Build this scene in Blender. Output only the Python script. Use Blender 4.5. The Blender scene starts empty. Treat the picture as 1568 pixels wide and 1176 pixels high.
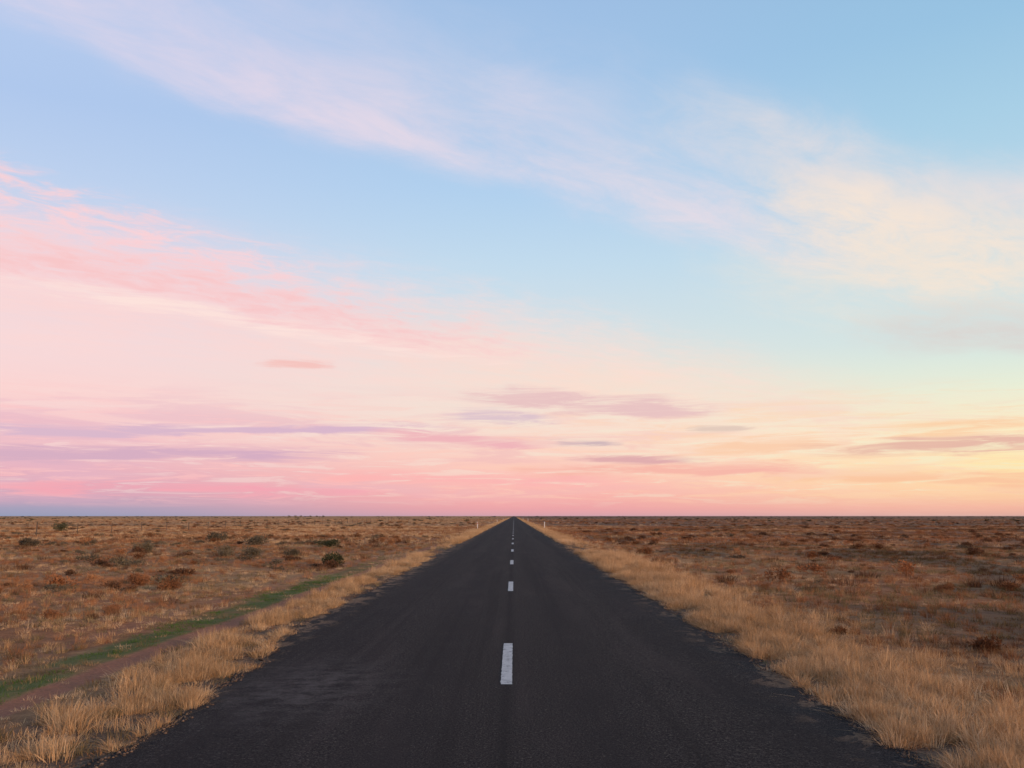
import bpy, math, random
import numpy as np
from mathutils import noise, Vector
random.seed(7); rng=np.random.default_rng(7)
sc=bpy.context.scene
sc.view_settings.view_transform='Standard'; sc.view_settings.look='None'; sc.view_settings.exposure=0

def lin(c):
    return tuple(((v/255)/12.92 if v/255<=.04045 else ((v/255+.055)/1.055)**2.4) for v in c)+(1.0,)

# ---------------------------------------------------------------- node helper
class S:
    def __init__(s,nt,o): s.nt=nt; s.o=o
    def _m(s,op,*a):
        n=s.nt.nodes.new('ShaderNodeMath'); n.operation=op
        for i,v in enumerate((s,)+a):
            if isinstance(v,S): s.nt.links.new(v.o,n.inputs[i])
            else: n.inputs[i].default_value=v
        return S(s.nt,n.outputs[0])
    def __add__(s,b): return s._m('ADD',b)
    def __radd__(s,b): return s._m('ADD',b)
    def __sub__(s,b): return s._m('SUBTRACT',b)
    def __rsub__(s,b): return (s*-1)+b
    def __mul__(s,b): return s._m('MULTIPLY',b)
    def __rmul__(s,b): return s._m('MULTIPLY',b)
    def __truediv__(s,b): return s._m('DIVIDE',b)
    def mx(s,b): return s._m('MAXIMUM',b)
    def mn(s,b): return s._m('MINIMUM',b)
    def abs(s): return s._m('ABSOLUTE')
    def sqrt(s): return s._m('SQRT')
    def exp(s): return s._m('EXPONENT')
    def clamp(s): return s.mx(0.0).mn(1.0)
    def ss(s,a,b,lo=0.0,hi=1.0):
        n=s.nt.nodes.new('ShaderNodeMapRange'); n.interpolation_type='SMOOTHSTEP'
        s.nt.links.new(s.o,n.inputs[0])
        n.inputs[1].default_value=a;n.inputs[2].default_value=b;n.inputs[3].default_value=lo;n.inputs[4].default_value=hi
        return S(s.nt,n.outputs[0])
def comb(nt,x,y,z=0.0):
    n=nt.nodes.new('ShaderNodeCombineXYZ')
    for i,v in enumerate((x,y,z)):
        if isinstance(v,S): nt.links.new(v.o,n.inputs[i])
        else: n.inputs[i].default_value=v
    return S(nt,n.outputs[0])
def sep(nt,v):
    n=nt.nodes.new('ShaderNodeSeparateXYZ'); nt.links.new(v.o,n.inputs[0])
    return [S(nt,o) for o in n.outputs]
def nz(nt,v,scale=1,detail=4,rough=.55,dist=0.0,dim='3D'):
    n=nt.nodes.new('ShaderNodeTexNoise'); n.noise_dimensions=dim; n.inputs['Scale'].default_value=scale
    n.inputs['Detail'].default_value=detail; n.inputs['Roughness'].default_value=rough; n.inputs['Distortion'].default_value=dist
    if v is not None: nt.links.new(v.o,n.inputs['Vector'])
    return S(nt,n.outputs[0])
def ramp(nt,f,stops,interp='LINEAR'):
    n=nt.nodes.new('ShaderNodeValToRGB'); cr=n.color_ramp; cr.interpolation=interp
    while len(cr.elements)<len(stops): cr.elements.new(.5)
    for i,(p,c) in enumerate(stops):
        cr.elements[i].position=p
    for i,(p,c) in enumerate(stops):
        cr.elements[i].color=c
    nt.links.new(f.o,n.inputs[0]); return S(nt,n.outputs[0])
def mix(nt,f,a,b,mode='MIX'):
    n=nt.nodes.new('ShaderNodeMix'); n.data_type='RGBA'; n.blend_type=mode
    for i,v in ((0,f),(6,a),(7,b)):
        if isinstance(v,S): nt.links.new(v.o,n.inputs[i])
        else: n.inputs[i].default_value=v
    return S(nt,n.outputs[2])
def curve2(nt,f,p1,p2,a,b,lo1,hi1):
    """two scalar functions of f (cloud height, cloud amount) held in one ramp: R=height, G=amount"""
    t=((f-a)*(1/(b-a)))
    ks=sorted(set([p for p,_ in p1]+[p for p,_ in p2]))
    def ip(pts,q): return float(np.interp(q,[p for p,_ in pts],[v for _,v in pts]))
    st=[((k-a)/(b-a),((ip(p1,k)-lo1)/(hi1-lo1),ip(p2,k),0,1)) for k in ks]
    r=ramp(nt,t,st,'EASE')
    n=nt.nodes.new('ShaderNodeSeparateColor'); nt.links.new(r.o,n.inputs[0])
    return S(nt,n.outputs[0])*(hi1-lo1)+lo1, S(nt,n.outputs[1])

# ---------------------------------------------------------------- world / sky
SUN_EL=9.0; SUN_AZ=125.0   # azimuth clockwise from +Y
w=bpy.data.worlds.new("World"); sc.world=w; w.use_nodes=True
w.cycles.sampling_method='NONE'
nt=w.node_tree; nt.nodes.clear()
tc=nt.nodes.new('ShaderNodeTexCoord'); X,Y,Z=sep(nt,S(nt,tc.outputs['Generated']))
hyp=(X*X+Y*Y+1e-5).sqrt(); s=X/hyp
el=Z._m('ARCTAN2',hyp)*(180/math.pi)
t=((el/60.0).clamp()).sqrt()
def er(st): return [(math.sqrt(e/60),lin(c)) for e,c in st]
L=ramp(nt,t,er([(0,(140,152,184)),(.45,(160,156,186)),(1.2,(204,160,186)),(2.6,(226,168,188)),(4.6,(242,192,198)),(7,(249,206,204)),(10,(240,214,218)),(14,(212,214,232)),(18,(190,208,236)),(23,(174,198,235)),(28,(180,201,236)),(60,(120,155,205))]))
C=ramp(nt,t,er([(0,(200,158,172)),(.5,(236,162,168)),(1.6,(250,178,174)),(3.4,(250,200,188)),(5.4,(244,220,206)),(8,(230,226,216)),(11.5,(212,223,228)),(15.5,(194,218,236)),(20,(176,207,237)),(26,(163,196,232)),(31,(158,190,228)),(60,(120,155,205))]))
R=ramp(nt,t,er([(0,(208,164,158)),(.5,(244,180,158)),(1.5,(254,210,160)),(2.8,(254,230,168)),(4.6,(253,238,192)),(7,(232,238,214)),(10,(210,228,226)),(14,(196,222,230)),(18,(182,214,232)),(22,(168,207,230)),(27,(152,195,226)),(60,(115,155,200))]))
col=mix(nt,s.ss(-.5,.02),L,C); col=mix(nt,s.ss(.0,.52),col,R)
iz=(Z.mx(0.0)+.06)
px=X/iz; py=Y/iz
ca,sa=math.cos(math.radians(38)),math.sin(math.radians(38))
qx=(px*ca+py*sa); qy=(py*ca-px*sa)
wisp=nz(nt,comb(nt,qx*.42,qy),2.2,5,.66,.5,'2D')
fine=nz(nt,comb(nt,qx*.5+7.0,qy),6.5,5,.70,.3,'2D')
puff=nz(nt,comb(nt,qx*.7+3.0,qy*1.15),9.5,4,.66,.35,'2D')
big=nz(nt,comb(nt,px+3.0,py),1.1,2,.5,0,'2D')
flat=nz(nt,comb(nt,s*5.0+2.0,el*.75),1.3,5,.6,.4,'2D')
flat2=nz(nt,comb(nt,s*8.0+9.0,el*2.0),1.4,5,.68,.5,'2D')
wf=wisp*.5+fine*.5
pf=puff*.6+wisp*.4
def band(col,cen,wu,wd,amp,color,tex,lo,hi,warp=1.5,wtex=None,colR=None,smax=.6,k=1.7):
    wt=wtex if wtex is not None else big
    c,a=curve2(nt,s,cen,amp,-smax,smax,0,40)
    d=el-c+(wt-.5)*warp
    up=d.mx(0.0)*(1/wu); dn=d.mn(0.0)*(1/wd)
    m=((up*up+dn*dn)*-1).exp()*a
    al=(m+(tex-.5)*m.sqrt()*k).ss(lo,hi)*m.ss(0.0,.25)
    cc=lin(color)
    if colR: cc=mix(nt,s.ss(-.4,.25),lin(color),lin(colR))
    return mix(nt,al,col,cc)
A_c=[(-.6,29),(-.46,27.0),(-.31,24.6),(-.17,23.2),(-.02,21.4),(.085,19.8),(.19,18.2),(.32,15.2),(.5,9.5)]
col=band(col,[(a,b+2.8) for a,b in A_c],6.5,3.4,[(-.6,.85),(-.3,.78),(-.1,.65),(.1,.55),(.3,.5),(.45,.2)],(212,209,232),wf,.02,1.25,4,colR=(213,215,230),k=1.5)
col=band(col,A_c,3.0,1.7,[(-.6,.4),(-.4,.55),(-.17,.88),(-.02,.65),(.1,.65),(.2,.8),(.32,.5),(.45,.1)],(229,215,231),wf,.05,1.3,2.5,colR=(237,221,228),k=2.0)
col=band(col,[(-.1,27),(.0,25.5),(.06,24),(.14,23.5)],2.6,3.0,[(-.08,0),(.0,.5),(.08,.35),(.16,0)],(214,212,232),wf,.1,1.2,4,wisp,k=1.6)
# right cream cloud
col=band(col,[(.1,24),(.2,24.2),(.27,22.4),(.34,20.4),(.40,18.6),(.46,17.4),(.6,16)],2.4,3.8,[(.1,0),(.18,.35),(.25,.6),(.32,.85),(.42,.9),(.5,.8),(.6,.6)],(232,222,222),wf,.02,1.35,3,wisp,k=2.0)
col=band(col,[(.26,19.6),(.34,18.4),(.42,16.4),(.5,15),(.6,14)],2.6,3.6,[(.22,0),(.29,.6),(.36,.95),(.46,.95),(.54,.6),(.6,.5)],(250,230,212),wf,.1,1.35,3,fine,k=2.3)
col=band(col,[(.2,15),(.3,14.5),(.38,14.0),(.46,13),(.6,12.5)],3.6,3.2,[(.15,0),(.28,.5),(.38,.85),(.46,.85),(.6,.6)],(245,229,212),wf,.0,1.45,2,k=2.0)
col=band(col,[(.2,10.5),(.36,10.8),(.45,10.2),(.6,9)],1.5,1.5,[(.2,0),(.33,.15),(.4,.75),(.5,.9),(.6,.8)],(218,212,208),wf,.1,1.2,2.0)
# wide pink wash under band B
col=band(col,[(-.6,12.5),(-.36,12.2),(-.24,11.4),(-.06,10.0),(.08,8.8),(.22,7.0),(.4,5.0)],2.6,5.0,[(-.6,.85),(-.2,.85),(.1,.8),(.3,.6),(.5,.3)],(251,211,208),wf,-.05,1.2,2.0,colR=(252,220,202),k=1.5)
# band B body
B_c=[(-.6,14.6),(-.5,14.4),(-.36,13.8),(-.24,12.7),(-.06,11.5),(.08,10),(.22,7.8),(.36,5.4)]
col=band(col,B_c,3.2,1.8,[(-.6,1),(-.36,.9),(-.2,.75),(-.05,.6),(.08,.5),(.22,.4),(.36,.1)],(249,211,214),pf,.0,1.25,1.4,wisp,colR=(249,222,212),k=2.6)
col=band(col,[(-.6,18.2),(-.48,17.6),(-.4,16.4),(-.3,15.0),(-.1,13)],1.5,2.0,[(-.6,.8),(-.44,.78),(-.3,.65),(-.12,0)],(250,208,212),puff,.2,1.45,.7,wisp,k=3.8)
col=band(col,[(a,b-.3) for a,b in B_c],1.9,1.4,[(-.6,.8),(-.36,.85),(-.2,.75),(-.06,.5),(.06,.2),(.2,0)],(248,194,194),pf,.15,1.45,1.2,wisp,k=3.2)
col=band(col,[(a,b-1.6) for a,b in B_c],.7,.6,[(-.6,.2),(-.4,.8),(-.2,.7),(-.06,.4),(.06,.2),(.2,0)],(253,224,216),flat2,.15,1.1,1.0,wisp,k=2.2)
# low streaks
def streak(col,c0,e0,c1,e1,wd,amp,color,tex=None,warp=1.0,lo=.1,hi=.95,k=2.6):
    dx=(c1-c0)*.22
    return band(col,[(c0-dx,e0),(c0,e0),(c1,e1),(c1+dx,e1)],wd,wd*.7,[(c0-dx,0),(c0+dx,amp),(c1-dx,amp),(c1+dx,0)],color,tex or flat2,lo,hi,warp,flat,k=k)
low=el.ss(.3,1.6)*el.ss(8.5,4.5)
col=mix(nt,flat.ss(.46,.66)*low*s.ss(.4,-.3,.3,.7),col,mix(nt,s.ss(-.45,.3),lin((226,174,194)),lin((245,188,180))))
col=mix(nt,flat2.ss(.48,.68)*low*.65,col,mix(nt,s.ss(-.4,.4),lin((251,192,194)),lin((252,212,174))))
col=mix(nt,flat2.ss(.48,.36)*flat.ss(.60,.46)*low*.45,col,mix(nt,s.ss(-.4,.4),lin((244,216,214)),lin((240,238,208))))
col=streak(col,-.56,4.6,-.10,5.3,.4,.95,(214,176,200))
col=streak(col,-.56,3.3,-.20,3.6,.6,.8,(210,166,192))
col=streak(col,-.52,1.6,-.12,1.3,.6,.6,(240,160,178))
col=streak(col,-.25,2.4,.15,1.9,.5,.6,(250,176,178))
col=streak(col,-.27,9.1,-.20,9.0,.45,.7,(245,192,186))
col=streak(col,-.04,7.3,.20,6.3,.75,1.0,(232,192,192))
col=streak(col,-.07,6.2,.04,5.8,.5,.8,(220,192,202))
col=streak(col,-.14,5.1,.03,4.3,.4,.9,(238,176,184))
col=streak(col,.04,4.5,.11,4.4,.28,1.0,(206,178,184),warp=.5)
col=streak(col,.07,3.5,.20,3.3,.3,1.0,(222,168,172),warp=.5)
col=streak(col,.02,2.6,.30,2.8,.5,.85,(246,180,168))
col=streak(col,.18,3.8,.34,4.1,.7,.7,(250,204,172))
col=streak(col,.19,5.2,.25,5.2,.2,.9,(226,200,186),warp=.4)
col=streak(col,.33,3.7,.64,4.1,.6,1.0,(230,182,166))
col=streak(col,.30,2.2,.64,1.7,.5,.8,(250,196,160))
col=streak(col,.36,4.7,.62,5.2,.5,.75,(251,208,168))
col=streak(col,.22,6.1,.33,6.2,.45,.6,(250,216,188))
sky=nt.nodes.new('ShaderNodeTexSky'); sky.sky_type='NISHITA'; sky.sun_disc=False
sky.sun_elevation=math.radians(SUN_EL); sky.sun_rotation=math.radians(SUN_AZ)
bg=nt.nodes.new('ShaderNodeBackground'); bg.inputs[1].default_value=.97
nt.links.new(col.o,bg.inputs[0])
bg2=nt.nodes.new('ShaderNodeBackground'); bg2.inputs[1].default_value=.012
nt.links.new(sky.outputs[0],bg2.inputs[0])
ad=nt.nodes.new('ShaderNodeAddShader'); nt.links.new(bg.outputs[0],ad.inputs[0]); nt.links.new(bg2.outputs[0],ad.inputs[1])
out=nt.nodes.new('ShaderNodeOutputWorld'); nt.links.new(ad.outputs[0],out.inputs[0])

# sun
ld=bpy.data.lights.new('sun','SUN'); ld.energy=3.0; ld.angle=math.radians(8); ld.color=(1,.62,.38)
lo=bpy.data.objects.new('sun',ld); sc.collection.objects.link(lo)
az=math.radians(SUN_AZ); e=math.radians(SUN_EL)
dv=Vector((math.sin(az)*math.cos(e),math.cos(az)*math.cos(e),math.sin(e)))
lo.rotation_euler=dv.to_track_quat('Z','Y').to_euler()
lo.location=(30,-30,20)

# ---------------------------------------------------------------- materials
def newmat(name):
    m=bpy.data.materials.new(name); m.use_nodes=True; nt=m.node_tree; nt.nodes.clear()
    o=nt.nodes.new('ShaderNodeOutputMaterial'); b=nt.nodes.new('ShaderNodeBsdfPrincipled')
    nt.links.new(b.outputs[0],o.inputs[0]); b.inputs['Roughness'].default_value=.95
    b.inputs['Specular IOR Level'].default_value=.1
    g=nt.nodes.new('ShaderNodeNewGeometry'); P=S(nt,g.outputs['Position'])
    return m,nt,b,P,o
def bump(nt,b,h,strength,dist):
    n=nt.nodes.new('ShaderNodeBump'); n.inputs['Strength'].default_value=strength; n.inputs['Distance'].default_value=dist
    nt.links.new(h.o,n.inputs['Height']); nt.links.new(n.outputs[0],b.inputs['Normal'])
def c4(r,g,b): return (r,g,b,1)
def dark_swathes(nt,x,y):
    """broad swathes of darker herbage, mostly in the right-hand paddock"""
    n=nz(nt,comb(nt,x*.06+3.0,y*.045+1.0),1.0,4,.68,.5,'2D')
    return n.ss(.47,.56)*x.ss(4,9,.30,1.0)

m_ground,nt,b,P,o=newmat('soil_and_stubble')
x,y,z=sep(nt,P)
dk=dark_swathes(nt,x,y); p2=nz(nt,P,.16,4,.6,.3)
f1=nz(nt,P,3.0,5,.65); f2=nz(nt,P,22,4,.7); mid=nz(nt,P,.6,5,.65,.4)
straw=mix(nt,f1.ss(.3,.7),c4(.30,.145,.062),c4(.46,.25,.11))
red=mix(nt,f1.ss(.3,.7),c4(.26,.098,.042),c4(.42,.175,.075))
olive=mix(nt,f1.ss(.3,.7),c4(.09,.058,.038),c4(.16,.105,.062))
field=mix(nt,p2.ss(.40,.58),straw,red)
fl=mix(nt,mid.ss(.35,.65),c4(.66,.33,.12),c4(.48,.21,.082))  # far left field, its golden light brightened into the ground colour
fr=mix(nt,mid.ss(.35,.65),c4(.30,.14,.072),c4(.20,.088,.05))
far=mix(nt,x.ss(-40,25),fl,fr)
cg=mix(nt,y.ss(35,110)*.8,field,far)
cg=mix(nt,dk*.8,cg,olive)
ax=x.abs()
dirt=mix(nt,f2.ss(.35,.65),c4(.08,.05,.035),c4(.19,.12,.08))
cg=mix(nt,ax.ss(4.5,3.7)*mid.ss(.2,.6,.6,1.0),cg,dirt)
wob=(nz(nt,comb(nt,0.0,y*.12,5.0),1,2)-.5)*.35
xt=x+wob
trk=xt.ss(-5.05,-4.9)*xt.ss(-4.5,-4.65)
trk2=xt.ss(-6.75,-6.55)*xt.ss(-6.15,-6.35)*.5
cg=mix(nt,((trk+trk2)*f1.ss(.2,.5,.5,1.0)).clamp(),cg,c4(.33,.135,.078))
grn=xt.ss(-5.95,-5.6)*xt.ss(-4.95,-5.1)*y.ss(40,26)
cg=mix(nt,grn*mid.ss(.38,.52,.2,.8),cg,c4(.07,.12,.03))
cg=mix(nt,f2.ss(.35,.75,.0,.4),cg,c4(.06,.035,.02))
nt.links.new(cg.o,b.inputs['Base Color']); bump(nt,b,f2+f1*2,.7,.04)

m_road,nt,b,P,o=newmat('asphalt')
x,y,z=sep(nt,P)
ag=nz(nt,P,62,3,.9); ag2=nz(nt,P,30,3,.8); pt=nz(nt,comb(nt,x*1.0,y*.10,0.0),1.3,5,.6,.4); pt2=nz(nt,P,.9,5,.65,.5); pt3=nz(nt,comb(nt,x*2.5,y*.03,4.0),1.6,4,.6)
lat=(x+.08).abs()
whl=((lat-.85)*(lat-.85)*-9).exp()+((lat-2.25)*(lat-2.25)*-7).exp()
base=mix(nt,ag.ss(.42,.60),c4(.008,.0065,.0065),c4(.066,.053,.048))
base=mix(nt,ag2.ss(.59,.66)*.7,base,c4(.15,.12,.105))
base=mix(nt,ag2.ss(.43,.36)*.7,base,c4(.008,.0065,.0065))
base=mix(nt,pt.ss(.48,.66)*.4,base,c4(.060,.044,.040))
base=mix(nt,pt3.ss(.5,.62)*.4,base,c4(.020,.016,.015))
base=mix(nt,(whl*pt2.ss(.3,.6,.10,.5)).clamp(),base,c4(.024,.019,.019))
base=mix(nt,((lat*lat)*-300).exp()*.45,base,c4(.014,.012,.012))
dd=((x+2.15)*(x+2.15)*1.8+(y-9.8)*(y-9.8)*.5)*-1
base=mix(nt,(dd.exp()*nz(nt,P,3.2,6,.7).ss(.35,.7)*.6).clamp(),base,c4(.16,.13,.12))
edge=nz(nt,comb(nt,x*1.6,y*.9,2.0),1.8,5,.7,.5)
ed=(x.ss(2.3,3.05)*edge.ss(.52,.58)+x.ss(-2.75,-3.4)*edge.ss(.50,.56)).clamp()
base=mix(nt,ed*.85,base,mix(nt,ag2.ss(.3,.7),c4(.12,.07,.043),c4(.34,.21,.125)))
nt.links.new(base.o,b.inputs['Base Color']); bump(nt,b,ag*1.0+ag2*1.5,1.0,.014)
b.inputs['Roughness'].default_value=.92; b.inputs['Specular IOR Level'].default_value=.08

m_paint,nt,b,P,o=newmat('road_paint')
n1=nz(nt,P,60,4,.75); n2=nz(nt,P,9,5,.7)
cp=mix(nt,n1.ss(.3,.7),c4(.42,.385,.35),c4(.64,.59,.54))
cp=mix(nt,((n1+n2)*.5).ss(.50,.60)*.8,cp,c4(.10,.085,.08))
nt.links.new(cp.o,b.inputs['Base Color']); bump(nt,b,n1,.4,.003)

def plantmat(name,stops,trans=.25,swathe=.5):
    m,nt,b,P,o=newmat(name)
    oi=nt.nodes.new('ShaderNodeObjectInfo'); r=S(nt,oi.outputs['Random'])
    pn=nz(nt,P,.13,2,.6)
    c=ramp(nt,(r*.75+pn*.7-.22).clamp(),stops)
    x,y,z=sep(nt,P)
    c=mix(nt,x.ss(-6,14)*.3,c,mix(nt,1.0,c,c4(.80,.62,.56),'MULTIPLY'))
    c=mix(nt,dark_swathes(nt,x,y)*swathe,c,mix(nt,1.0,c,c4(.42,.42,.42),'MULTIPLY'))
    nt.links.new(c.o,b.inputs['Base Color'])
    if trans>0:
        tr=nt.nodes.new('ShaderNodeBsdfTranslucent'); nt.links.new(c.o,tr.inputs[0])
        df=nt.nodes.new('ShaderNodeBsdfDiffuse'); nt.links.new(c.o,df.inputs[0])
        ms=nt.nodes.new('ShaderNodeMixShader'); ms.inputs[0].default_value=trans
        nt.links.new(df.outputs[0],ms.inputs[1]); nt.links.new(tr.outputs[0],ms.inputs[2]); nt.links.new(ms.outputs[0],o.inputs[0])
    return m
m_straw=plantmat('dry_straw',[(0,c4(.30,.175,.085)),(.4,c4(.52,.31,.15)),(.7,c4(.68,.44,.24)),(1,c4(.80,.59,.37))],.25)
m_brown=plantmat('brown_stems',[(0,c4(.15,.068,.035)),(.5,c4(.34,.15,.070)),(1,c4(.50,.26,.125))],.15,.8)
m_olive=plantmat('olive_stems',[(0,c4(.12,.09,.045)),(.5,c4(.22,.16,.08)),(1,c4(.34,.25,.13))],.15,.8)
m_green=plantmat('green_blades',[(0,c4(.055,.10,.02)),(.5,c4(.09,.155,.035)),(1,c4(.16,.21,.06))],.25)
m_salt=plantmat('saltbush_leaf',[(0,c4(.07,.06,.042)),(.5,c4(.115,.095,.065)),(1,c4(.18,.145,.095))],0)
m_dark=plantmat('dark_leaf',[(0,c4(.035,.042,.02)),(1,c4(.095,.09,.048))],0)
m_dkbr=plantmat('dark_brown_stems',[(0,c4(.075,.038,.022)),(.5,c4(.13,.065,.036)),(1,c4(.22,.115,.06))],0)

# ---------------------------------------------------------------- terrain
def sm(a,b,v):
    t=min(1,max(0,(v-a)/(b-a))); return t*t*(3-2*t)
def edgeL(y):
    e=3.02+.5*sm(9,16,y)
    return -(e+.14*noise.noise((3.1,y*.55,0))+.12*noise.noise((1.1,y*2.3,4))+.07*noise.noise((1.1,y*7,4)))
def edgeR(y):
    return 3.02+.14*noise.noise((8.1,y*.5,2))+.14*noise.noise((5.1,y*1.9,4))+.07*noise.noise((1.1,y*7,9))
def gz(x,y):
    a=abs(x)
    off=sm(3.6,8,a)
    z=-.035-.13*off
    z+=.018*noise.noise((x*1.7,y*1.7,0))*sm(3,4,a)
    z+=.10*off*noise.noise((x*.35,y*.35,5))
    z+=.22*sm(8,25,a)*noise.noise((x*.06,y*.045,9))
    z-=.03*math.exp(-((x+4.78)/.2)**2)
    return z
def axis(segs):
    v=[]
    for a,b,st in segs:
        n=max(1,int(round((b-a)/st))); v+=list(np.linspace(a,b,n,endpoint=False))
    return v
def geo(a,b,n): return list(np.geomspace(a,b,n))
pos=axis([(0,9,.2),(9,20,.5),(20,40,1)])+geo(40,9000,40)
xs=[-v for v in pos[::-1] if v>0]+pos
ys=[-9000,-3000,-1000,-300,-100,-40]+axis([(-15,4,1),(4,26,.2),(26,60,.5),(60,140,1.5)])+geo(140,12000,50)
vv=[(X_,Y_,gz(X_,Y_)) for Y_ in ys for X_ in xs]
nx=len(xs)
ff=[(j*nx+i,j*nx+i+1,(j+1)*nx+i+1,(j+1)*nx+i) for j in range(len(ys)-1) for i in range(nx-1)]
def mk(name,v,f,mats,smooth=False,link=True):
    me=bpy.data.meshes.new(name); me.from_pydata(v,[],f); me.update()
    for m in (mats if isinstance(mats,list) else [mats]): me.materials.append(m)
    if smooth: me.polygons.foreach_set('use_smooth',[True]*len(me.polygons))
    ob=bpy.data.objects.new(name,me)
    if link: sc.collection.objects.link(ob)
    return ob
mk('ground',vv,ff,m_ground,True)

# road
def rz(x): return .0-.018*min(1.6,((x+.08)/3)**2)
ys=axis([(-60,4,1),(4,30,.06),(30,80,.4),(80,300,3)])+geo(300,11500,50)
cols=13; v=[];f=[]
for Y_ in ys:
    l,r=(edgeL(Y_),edgeR(Y_))
    for k in range(cols):
        X_=l+(r-l)*k/(cols-1); z=rz(X_)
        v.append((X_,Y_,z))
for j in range(len(ys)-1):
    for k in range(cols-1):
        a=j*cols+k; f.append((a,a+1,a+1+cols,a+cols))
road=mk('road',v,f,m_road,True)
v=[];f=[]
yy=9.9-36
while yy<2500:
    n=40 if yy<60 else 2; base=len(v)
    for i in range(n+1):
        Y_=yy+3.1*i/n
        j1=.012*noise.noise((Y_*9,1,1))+.006*noise.noise((Y_*25,1,1)) if n>2 else 0
        j2=.012*noise.noise((Y_*9,7,1))+.006*noise.noise((Y_*25,7,1)) if n>2 else 0
        v.append((-.14+j1,Y_,.004)); v.append((-.02+j2,Y_,.004))
    for i in range(n):
        a=base+2*i; f.append((a,a+1,a+3,a+2))
    yy+=12
cl=mk('centre_line_markings',v,f,m_paint); cl.parent=road

# ---------------------------------------------------------------- plants prototypes
def tuft(name,n,h,spread,wid,mat,lean=.5,seed=0,segs=2,base=.04):
    r=np.random.default_rng(seed); v=[];f=[]
    for i in range(n):
        a=r.uniform(0,6.283); rad=base*math.sqrt(r.uniform())
        bx,by=rad*math.cos(a)*1.0,rad*math.sin(a)
        a2=a+r.normal(0,.6); out=abs(r.normal(0,lean))*spread
        hh=h*r.uniform(.45,1.1); ww=wid*r.uniform(.6,1.3)
        fa=r.uniform(0,6.283); dx,dy=math.cos(fa)*ww,math.sin(fa)*ww
        b0=len(v)
        for k in range(segs+1):
            t=k/segs
            cx=bx+math.cos(a2)*out*hh*t**1.7; cy=by+math.sin(a2)*out*hh*t**1.7
            cz=hh*(t-.28*out*t*t) -.02
            if k<segs:
                q=1-.45*t
                v.append((cx-dx*q,cy-dy*q,cz)); v.append((cx+dx*q,cy+dy*q,cz))
            else: v.append((cx,cy,cz))
        for k in range(segs-1):
            a_=b0+2*k; f.append((a_,a_+1,a_+3,a_+2))
        a_=b0+2*(segs-1); f.append((a_,a_+1,a_+2))
    return mk(name,v,f,mat,link=False)
def bush(name,n,rx,h,leaf,mat,seed=0,lumps=7,twig=True,link=False):
    r=np.random.default_rng(seed); v=[];f=[]
    cs=[]
    for i in range(lumps):
        a=r.uniform(0,6.283); q=math.sqrt(r.uniform())*.62
        cs.append((q*rx*math.cos(a),q*rx*math.sin(a),h*r.uniform(.2,.72),r.uniform(.24,.48)))
    for i in range(n):
        c=cs[r.integers(lumps)]
        d=r.normal(size=3); d/=np.linalg.norm(d)
        q=c[3]*r.uniform(.35,1.0)**.6*(1+.18*r.normal())
        p=np.array((c[0]+d[0]*q*rx,c[1]+d[1]*q*rx,max(.0,c[2]+d[2]*q*h*.85)))
        up=d*.6+np.array((0,0,.8))+r.normal(size=3)*.45; up/=np.linalg.norm(up)
        sd=np.cross(up,r.normal(size=3)); sd/=np.linalg.norm(sd)+1e-6
        l=leaf*r.uniform(.6,1.7); wd=leaf*r.uniform(.12,.3)
        b0=len(v)
        for q_ in (p-sd*wd*.3,p+up*l*.5-sd*wd,p+up*l,p+up*l*.5+sd*wd): v.append(tuple(q_))
        f.append((b0,b0+1,b0+2,b0+3))
    for i in range(14 if twig else 0):
        c=cs[r.integers(lumps)]
        b0=len(v); ww=.012*h
        tx,ty,tz=c[0]*1.1+.1*rx*r.normal(),c[1]*1.1+.1*rx*r.normal(),c[2]+.2*h
        bx,by=c[0]*.15,c[1]*.15
        for k in range(3):
            v.append((bx+ww*math.cos(k*2.094),by+ww*math.sin(k*2.094),-.03))
        v.append((tx,ty,tz))
        f+= [(b0,b0+1,b0+3),(b0+1,b0+2,b0+3),(b0+2,b0,b0+3)]
    return mk(name,v,f,mat,link=link)
def collection(name,obs):
    c=bpy.data.collections.new(name)
    for o in obs: c.objects.link(o)
    return c
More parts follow.
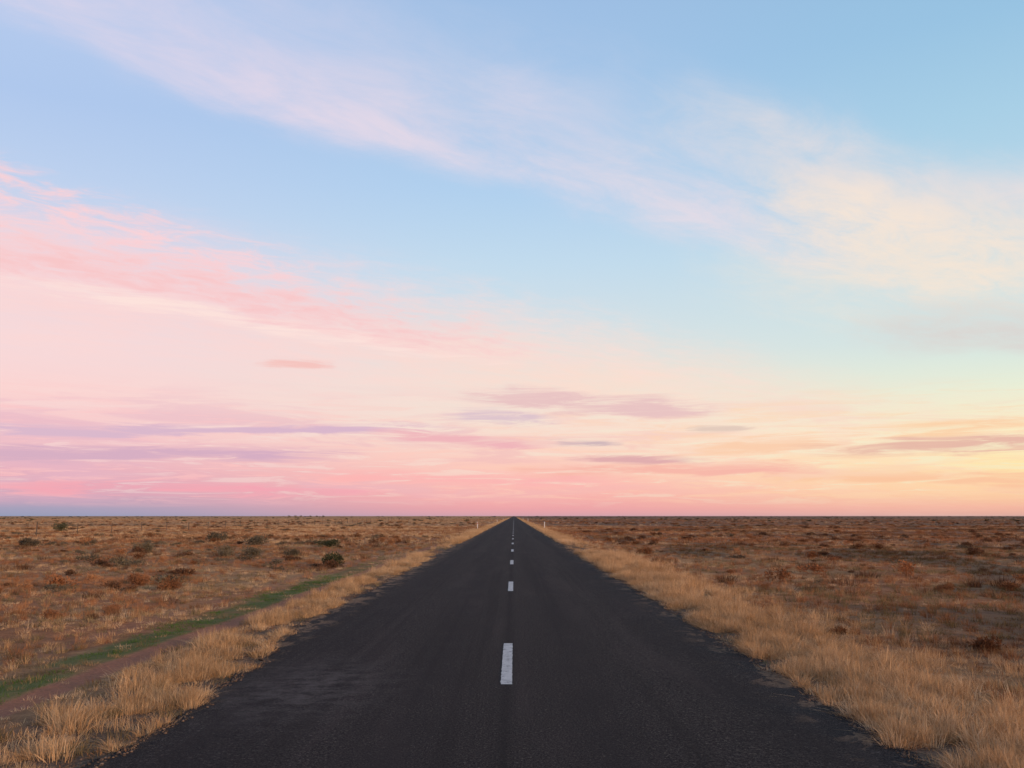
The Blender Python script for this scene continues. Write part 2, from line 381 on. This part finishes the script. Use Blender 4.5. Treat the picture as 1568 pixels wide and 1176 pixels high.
def scatter(name,coll,pts):
    a=np.array(pts,dtype=float); n=len(a)
    me=bpy.data.meshes.new(name); me.vertices.add(n); me.vertices.foreach_set('co',a[:,:3].ravel())
    at=me.attributes.new('rot','FLOAT_VECTOR','POINT'); rr=np.zeros((n,3)); rr[:,2]=a[:,3]
    rr[:,0]=rng.normal(0,.10,n); rr[:,1]=rng.normal(0,.10,n); at.data.foreach_set('vector',rr.ravel())
    at=me.attributes.new('scl','FLOAT_VECTOR','POINT'); at.data.foreach_set('vector',np.stack([a[:,4],a[:,4],a[:,5]],1).ravel())
    at=me.attributes.new('idx','INT','POINT'); at.data.foreach_set('value',a[:,6].astype(np.int32))
    ob=bpy.data.objects.new(name,me); sc.collection.objects.link(ob)
    g=bpy.data.node_groups.new(name+'_scatter','GeometryNodeTree')
    g.interface.new_socket('Geometry',in_out='INPUT',socket_type='NodeSocketGeometry')
    g.interface.new_socket('Geometry',in_out='OUTPUT',socket_type='NodeSocketGeometry')
    gi=g.nodes.new('NodeGroupInput'); go=g.nodes.new('NodeGroupOutput')
    iop=g.nodes.new('GeometryNodeInstanceOnPoints'); ci=g.nodes.new('GeometryNodeCollectionInfo')
    ci.inputs[0].default_value=coll; ci.inputs['Separate Children'].default_value=True; ci.inputs['Reset Children'].default_value=True
    iop.inputs['Pick Instance'].default_value=True
    def na(nm,ty):
        q=g.nodes.new('GeometryNodeInputNamedAttribute'); q.data_type=ty; q.inputs[0].default_value=nm; return q.outputs[0]
    g.links.new(gi.outputs[0],iop.inputs['Points']); g.links.new(ci.outputs[0],iop.inputs['Instance'])
    g.links.new(na('idx','INT'),iop.inputs['Instance Index'])
    e2r=g.nodes.new('FunctionNodeEulerToRotation'); g.links.new(na('rot','FLOAT_VECTOR'),e2r.inputs[0])
    g.links.new(e2r.outputs[0],iop.inputs['Rotation']); g.links.new(na('scl','FLOAT_VECTOR'),iop.inputs['Scale'])
    g.links.new(iop.outputs[0],go.inputs[0])
    md=ob.modifiers.new('scatter','NODES'); md.node_group=g
    return ob

straw_p=[tuft('a%d'%i,30,.30,1.1,.0026,m_straw,.6,seed=i,base=.08) for i in range(4)]+\
        [tuft('b%d'%i,26,.5,.8,.006,m_straw,.5,seed=20+i,base=.16) for i in range(3)]+\
        [tuft('c%d'%i,40,.11,1.4,.004,m_straw,.9,seed=40+i,base=.16,segs=2) for i in range(3)]
brown_p=[tuft('a%d'%i,44,.26,1.0,.0035,m_brown,.6,seed=60+i,base=.10) for i in range(3)]+\
        [tuft('b%d'%i,30,.34,.9,.009,m_brown,.6,seed=70+i,base=.20) for i in range(3)]+\
        [tuft('c%d'%i,40,.10,1.4,.004,m_brown,.9,seed=80+i,base=.16) for i in range(2)]+\
        [tuft('d%d'%i,40,.12,1.4,.004,m_olive,.9,seed=90+i,base=.16) for i in range(2)]+\
        [tuft('e%d'%i,36,.26,1.0,.004,m_olive,.7,seed=95+i,base=.12) for i in range(2)]+\
        [tuft('f%d'%i,80,.40,1.0,.006,m_dkbr,.45,seed=170+i,base=.22,segs=2) for i in range(3)]
# brown idx 12-14: dense dark tussocks
green_p=[tuft('a%d'%i,50,.06,1.4,.003,m_green,.9,seed=110+i,base=.13) for i in range(3)]
scrub_p=[bush('a%d'%i,420,.38,.42,.07,m_brown,seed=130+i) for i in range(3)]+\
        [bush('b%d'%i,420,.42,.36,.06,m_salt,seed=140+i) for i in range(3)]+\
        [bush('c%d'%i,130,1.0,.9,.34,m_dark,seed=150+i,twig=False) for i in range(3)]+\
        [bush('d%d'%i,420,.40,.36,.07,m_dkbr,seed=160+i) for i in range(3)]
cs_,cb_,cg_,cc_=collection('straw_kinds',straw_p),collection('brown_kinds',brown_p),collection('green_kinds',green_p),collection('scrub_kinds',scrub_p)

straw=[];brown=[];green=[];scrub=[]
def put(lst,x,y,sx,sz,idx): lst.append((x,y,gz(x,y),random.uniform(0,6.28),sx,sz,idx))
U=random.uniform
def field_pts(y0,y1,dens,side):
    wmax=.64*y1+side
    n=int(dens*(y1-y0)*2*wmax)
    for _ in range(n):
        y=U(y0,y1); x=U(-wmax,wmax)
        if abs(x)>.64*y+side: continue
        yield x,y
def road_ok(x,y,m=.02): return x<edgeL(y)-m or x>edgeR(y)+m
def patch(x,y,sc_=.16,o=0): return noise.noise((x*sc_,y*sc_,o))
# fine grass of the two verges: clumped, with bare dirt between
for _ in range(19000):
    y=4.5+40*random.random()**1.4; k=1+y/45; cf=1.9/k
    if random.random()<.6:
        d=abs(random.gauss(0,.95)); x=edgeR(y)-.05+d
        q=patch(x,y,cf,4)+.45*patch(x,y,4,6)
        if q+.22*(d>.35)<.02: continue
        s_=U(.3,.65)*(.7+.5*min(d,.7)+1.1*max(q,0)+.5*patch(x,y,.6,7)); put(straw,x,y,U(.6,1.0)*k*.9,s_*k**.5,random.choice([0,1,2,3,7]))
    else:
        d=abs(random.gauss(0,.6)); x=edgeL(y)+.03-d
        q=patch(x,y,cf,4)+.45*patch(x,y,4,6)
        if q+.10*(d>.3)<.07 or x<-4.5: continue
        s_=U(.22,.5)*(.7+.5*min(d,.7)+1.2*max(q,0)+.5*patch(x,y,.6,7)); put(straw,x,y,U(.5,.85)*k*.9,s_*k**.5,random.choice([0,1,2,3,7]))
def nearfill(y0,y1,dens,side,big):
    for x,y in field_pts(y0,y1,dens,side):
        if not road_ok(x,y,-.03): continue
        lw=.17*noise.noise((0,y*.12,5))
        p=patch(x,y,.2); p2=patch(x,y,1.1,4); p3=patch(x,y,.45,14)
        k=1.0*big
        if x>0:
            d=x-edgeR(y)
            if d<1.5:
                q=random.random()
                if q<.35+.8*p2: put(straw,x,y,U(.6,1.1)*k,U(.4,.9),random.randrange(7,10))
                elif q<.6: put(brown,x,y,U(.5,1)*k,U(.4,.9),random.choice([6,7,8,9]))
                elif q<.64: put(green,x,y,U(.5,1)*k,U(.8,1.5),random.randrange(3))
            else:
                q=random.random()
                st=.42*math.exp(-(d-1.5)/3.5)+.16+.7*p
                if q<st: put(straw,x,y,U(.45,.9)*k,U(.3,.7),random.choice([0,1,2,3,7,8,9,7,8,9]))
                elif q<st+.42+.5*p3: put(brown,x,y,U(.4,.95)*k,U(.35,.8),random.choice([0,1,2,6,7,6,7]))
                elif q<.92: put(brown,x,y,U(.5,1)*k,U(.4,.9),random.choice([8,9,10,11]))
        else:
            xt=x+lw
            if -5.02<xt<-4.55 or (-6.7<xt<-6.25 and random.random()<.6):
                if random.random()<.06: put(straw,x,y,U(.4,.7),U(.4,.7),random.randrange(7,10))
                continue
            if -5.85<xt<-5.02 and y<42:
                fade=1-sm(26,42,y)*.75
                if random.random()<(.62+1.5*p2+1.0*p3)*fade:
                    put(green,x,y,U(.8,1.3)*k,U(.6,1.3),random.randrange(3))
                elif random.random()<.5: put(brown if random.random()<.6 else straw,x,y,U(.5,.9)*k,U(.5,.8),8+random.randrange(2))
                continue
            if xt>-4.55:
                q=random.random()
                if q<.38+.9*p2: put(straw,x,y,U(.5,1)*k,U(.4,.9),random.randrange(7,10))
                elif q<.65: put(brown,x,y,U(.5,.9)*k,U(.4,.8),random.choice([8,9,6,7,10]))
            else:
                q=random.random(); st=.27+.9*p
                if q<st: put(straw,x,y,U(.4,.85)*k,U(.3,.7),random.choice([0,1,2,3,7,8,9,7,8]))
                elif q<st+.2: put(brown,x,y,U(.4,.9)*k,U(.35,.8),random.choice([8,9,10,11,10]))
                elif q<.86: put(brown,x,y,U(.4,.9)*k,U(.35,.8),random.choice([0,1,2,6,7]))
nearfill(4,14,36,3,1.0)
nearfill(14,28,21,4,1.15)
nearfill(28,60,8.5,6,1.5)
# dark tussocks
for x,y in field_pts(9,90,.42,5):
    if (x<0 and x>-6.2) or (0<x<5.4) : continue
    q=patch(x,y,.14,31)+.5*patch(x,y,.5,33)
    if q<(.0 if x<0 else .10): continue
    s_=(.35+.75*random.random()**1.5)*(.75 if y<20 else 1.0)
    put(brown,x,y,s_*U(.9,1.4),s_*U(.6,1.0),random.choice([12,13,14] if random.random()<.75 else [0,1,2]))
for x,y in field_pts(60,170,1.3,10):
    if not road_ok(x,y,.1): continue
    p=patch(x,y,.09); near=(x>0 and x<4.4) or (x<0 and x>-4.8)
    if near or random.random()<(.5 if x<0 else .18)+p: put(straw,x,y,U(.7,1.5)*1.4,U(.3,.6),random.choice([4,5,6]))
    else: put(brown,x,y,U(.7,1.6)*1.4,U(.3,.65),random.choice([3,4,5]))
for _ in range(8000):
    y=60*math.exp(U(0,1)*math.log(15)); 
    if random.random()<.55: x=edgeR(y)+abs(random.gauss(0,.6))+.05
    else: x=edgeL(y)-abs(random.gauss(0,.6))-.05
    put(straw,x,y,U(.8,1.6),U(.4,.75),random.choice([4,5,6]))
for x,y in field_pts(170,600,.09,20):
    if abs(x)<5: continue
    p=patch(x,y,.03)
    if random.random()<(.55 if x<0 else .14)+p: put(straw,x,y,U(1.5,3.2),U(.4,.8),random.choice([4,5,6]))
    else: put(brown,x,y,U(1.5,3.2),U(.4,.8),random.choice([3,4,5]))
for _ in range(150):
    y=6+55*random.random()**1.4
    x=edgeR(y)+U(.25,1.6) if random.random()<.65 else edgeL(y)-U(.3,1.0)
    s_=U(.6,1.2)
    for _ in range(5): put(straw,x+U(-.14,.14),y+U(-.14,.14),s_*U(.8,1.1),s_*U(.6,1.05),random.randrange(4))
for (x,y,s_) in [(-3.75,8.1,1.2),(-3.65,7.9,1.1),(-3.95,8.3,1.1),(-4.2,20,1.6),(-4.0,19.6,1.5),(-4.3,33,2.0),(4.1,22,1.8),(4.0,21.5,1.6),(-4.1,7.2,.9),(-3.5,9.2,.8)]:
    for _ in range(6): put(straw,x+U(-.12,.12),y+U(-.12,.12),s_*.9,s_*U(.6,.85),random.randrange(4))
# scrub mass
for x,y in field_pts(14,90,.20,6):
    if abs(x)<6.3 or (x>0 and x<6.8): continue
    if patch(x,y,.12,8)<(-.08 if x<0 else .06): continue
    s_=(.35+.85*random.random()**1.6)*(.7 if y<22 else 1)
    put(scrub,x,y,s_*1.2,s_*U(.5,.95),random.choice([0,1,2,3,4,5,9,10,11,9,10] if x<0 else [0,1,2,9,10,11,9,10,4]))
for x,y in field_pts(90,300,.028,15):
    if abs(x)<8 or patch(x,y,.035,8)<(-.12 if x<0 else .0): continue
    s_=U(.6,1.5); put(scrub,x,y,s_*1.3,s_*.65,random.choice([0,1,3,4,5,9,10,11] if x<0 else [0,1,2,9,10,11,4]))
for x,y in field_pts(300,1200,.0014,40):
    if abs(x)<14: continue
    s_=U(.6,1.2); put(scrub,x,y,s_*1.3,s_*.5,random.choice([6,7,0,9,10]))
scatter('dry_grass',cs_,straw); scatter('brown_grass',cb_,brown); scatter('green_grass',cg_,green); scatter('scrub',cc_,scrub)
# distant trees
dt=[]
for _ in range(300):
    y=U(1500,5000); x=U(-.7,.7)*y
    if abs(x)<25: continue
    s_=U(.6,1.6); put(dt,x,y,s_*U(1.5,3.5),s_,random.choice([6,7,8]))
for x in (-520,-505,-470,-455,-440,-492): put(dt,x,2150,3.6,2.8,random.choice([6,7,8]))
scatter('distant_trees',cc_,dt)

# individual bushes
bm=[bush('saltbush_mesh%d'%i,1500,.62,.62,.075,m_salt,seed=200+i,lumps=13) for i in range(2)]
bd=[bush('dark_mesh%d'%i,1300,.6,.55,.08,m_dark,seed=210+i,lumps=11) for i in range(2)]
bb=[bush('brown_mesh%d'%i,1200,.5,.5,.07,m_brown,seed=220+i,lumps=9) for i in range(2)]
def hero(name,src,x,y,s_,sz=None):
    o=bpy.data.objects.new(name,src.data); sc.collection.objects.link(o)
    o.location=(x,y,gz(x,y)-.03); o.rotation_euler=(0,0,U(0,6)); o.scale=(s_,s_,sz or s_)
hero('saltbush',bd[0],-6.7,35,.95,1.0)
hero('saltbush',bd[1],-11.3,57,1.3,.9)
for x,y,s_ in [(-12.6,45,1.1),(-14.5,47,1.0),(-13.6,44,.8),(-19,48,1.1),(-16.5,60,1.5),(-27,52,1.1),(-21,66,1.5),(-10.2,43,.8)]:
    hero('saltbush',random.choice(bm),x,y,s_,s_*.75)
hero('shrub',bb[0],6.3,45,.9,.7)
for x,y,s_ in [(-9,24.5,.8),(-10.4,26,.8),(-8.1,19,.45),(6.6,13.2,.6),(5.0,14.6,.35),(-8.7,17.8,.5),(11,24,.6)]:
    hero('shrub',random.choice(bb),x,y,s_,s_*.8)
hero('shrub',bd[1],-55,113,1.6,1.9)

# gravel on shoulders
def stone(name,seed):
    r=np.random.default_rng(seed)
    import bmesh
    bm_=bmesh.new(); bmesh.ops.create_icosphere(bm_,subdivisions=1,radius=.02)
    for q in bm_.verts: q.co=Vector((q.co.x*r.uniform(.7,1.3),q.co.y*r.uniform(.7,1.3),q.co.z*r.uniform(.4,.8)))
    me=bpy.data.meshes.new(name); bm_.to_mesh(me); me.materials.append(m_stone); return bpy.data.objects.new(name,me)
m_stone=plantmat('stone',[(0,c4(.05,.04,.035)),(.6,c4(.14,.09,.06)),(1,c4(.30,.20,.14))],0)
cst=collection('stone_kinds',[stone('s%d'%i,i) for i in range(4)])
gp=[]
for _ in range(10000):
    y=5+30*random.random()**1.6
    if random.random()<.6: x=edgeL(y)+.12-abs(random.gauss(0,.35))
    else: x=edgeR(y)-.15+abs(random.gauss(0,.25))
    on=not road_ok(x,y,0); z=rz(x)+.003 if on else gz(x,y)
    s_=U(.15,.8); gp.append((x,y,z,U(0,6),s_,s_,random.randrange(4)))
scatter('gravel',cst,gp)

# ---------------------------------------------------------------- guide posts & fence
def simple(name,col_,rough=.6):
    m,nt,b,P,o=newmat(name); n=nz(nt,P,14,4,.6)
    c=mix(nt,n.ss(.3,.8),c4(*col_),c4(*[v*.7 for v in col_])); nt.links.new(c.o,b.inputs['Base Color']); b.inputs['Roughness'].default_value=rough; return m
m_white=simple('white_plastic',(.75,.74,.72)); m_redr=simple('red_reflector',(.5,.03,.02),.3); m_silver=simple('white_reflector',(.8,.8,.75),.3)
m_wood=simple('weathered_post',(.12,.09,.07)); m_wire=simple('fence_wire',(.16,.14,.13))
def box(v,f,mi,x0,x1,y0,y1,z0,z1,m,taper=0):
    b0=len(v)
    for z,t in ((z0,0),(z1,taper)):
        v+= [(x0+t,y0+t*.3,z),(x1-t,y0+t*.3,z),(x1-t,y1-t*.3,z),(x0+t,y1-t*.3,z)]
    f+=[tuple(b0+i for i in q) for q in ((0,3,2,1),(4,5,6,7),(0,1,5,4),(1,2,6,5),(2,3,7,6),(3,0,4,7))]; mi+=[m]*6
def gpost(x,y,red):
    v=[];f=[];mi=[]
    box(v,f,mi,-.05,.05,-.012,.012,-.2,.93,0); box(v,f,mi,-.05,.05,-.012,.012,.93,1.0,0,.022)
    box(v,f,mi,-.038,.038,-.017,-.0125,.76,.90,1)
    ob=mk('guide_post',v,f,[m_white,m_redr if red else m_silver]); ob.data.polygons.foreach_set('material_index',mi)
    ob.location=(x,y,gz(x,y))
for k in range(3):
    gpost(-5.0,128+150*k,True); gpost(4.2,128+150*k,False)
v=[];f=[];mi=[]
yy=-10; FX=-44
while yy<520:
    a=U(-.02,.02); h=U(1.1,1.3); x=FX+U(-.05,.05)
    r_=.07 if (int(yy)//8)%5==0 else .04
    n=6; b0=len(v)
    for zz,q in ((-.2,1),(h,.85)):
        for i in range(n): v.append((x+a*zz+r_*q*math.cos(i*1.047),yy+r_*q*math.sin(i*1.047),gz(x,yy)+zz))
    for i in range(n): f.append((b0+i,b0+(i+1)%n,b0+n+(i+1)%n,b0+n+i)); mi.append(0)
    f.append(tuple(b0+n+i for i in range(n))); mi.append(0)
    if yy+8<520:
        for hz in (.3,.6,.9,1.08):
            b0=len(v); q=.006
            for Y_ in (yy,yy+8):
                for i in range(3): v.append((FX-.06+q*math.cos(i*2.1),Y_,gz(FX,Y_)+hz+q*math.sin(i*2.1)))
            for i in range(3): f.append((b0+i,b0+(i+1)%3,b0+3+(i+1)%3,b0+3+i)); mi.append(1)
    yy+=8
ob=mk('wire_fence',v,f,[m_wood,m_wire]); ob.data.polygons.foreach_set('material_index',mi)

# ---------------------------------------------------------------- camera
cd=bpy.data.cameras.new('camera'); cam=bpy.data.objects.new('camera',cd); sc.collection.objects.link(cam)
cd.sensor_width=36; cd.lens=32.4; cd.clip_start=.1; cd.clip_end=30000
cam.location=(0,0,1.73); cam.rotation_euler=(math.radians(90+8.15),0,math.radians(.12))
sc.camera=cam
print('counts',len(straw),len(brown),len(green),len(scrub))
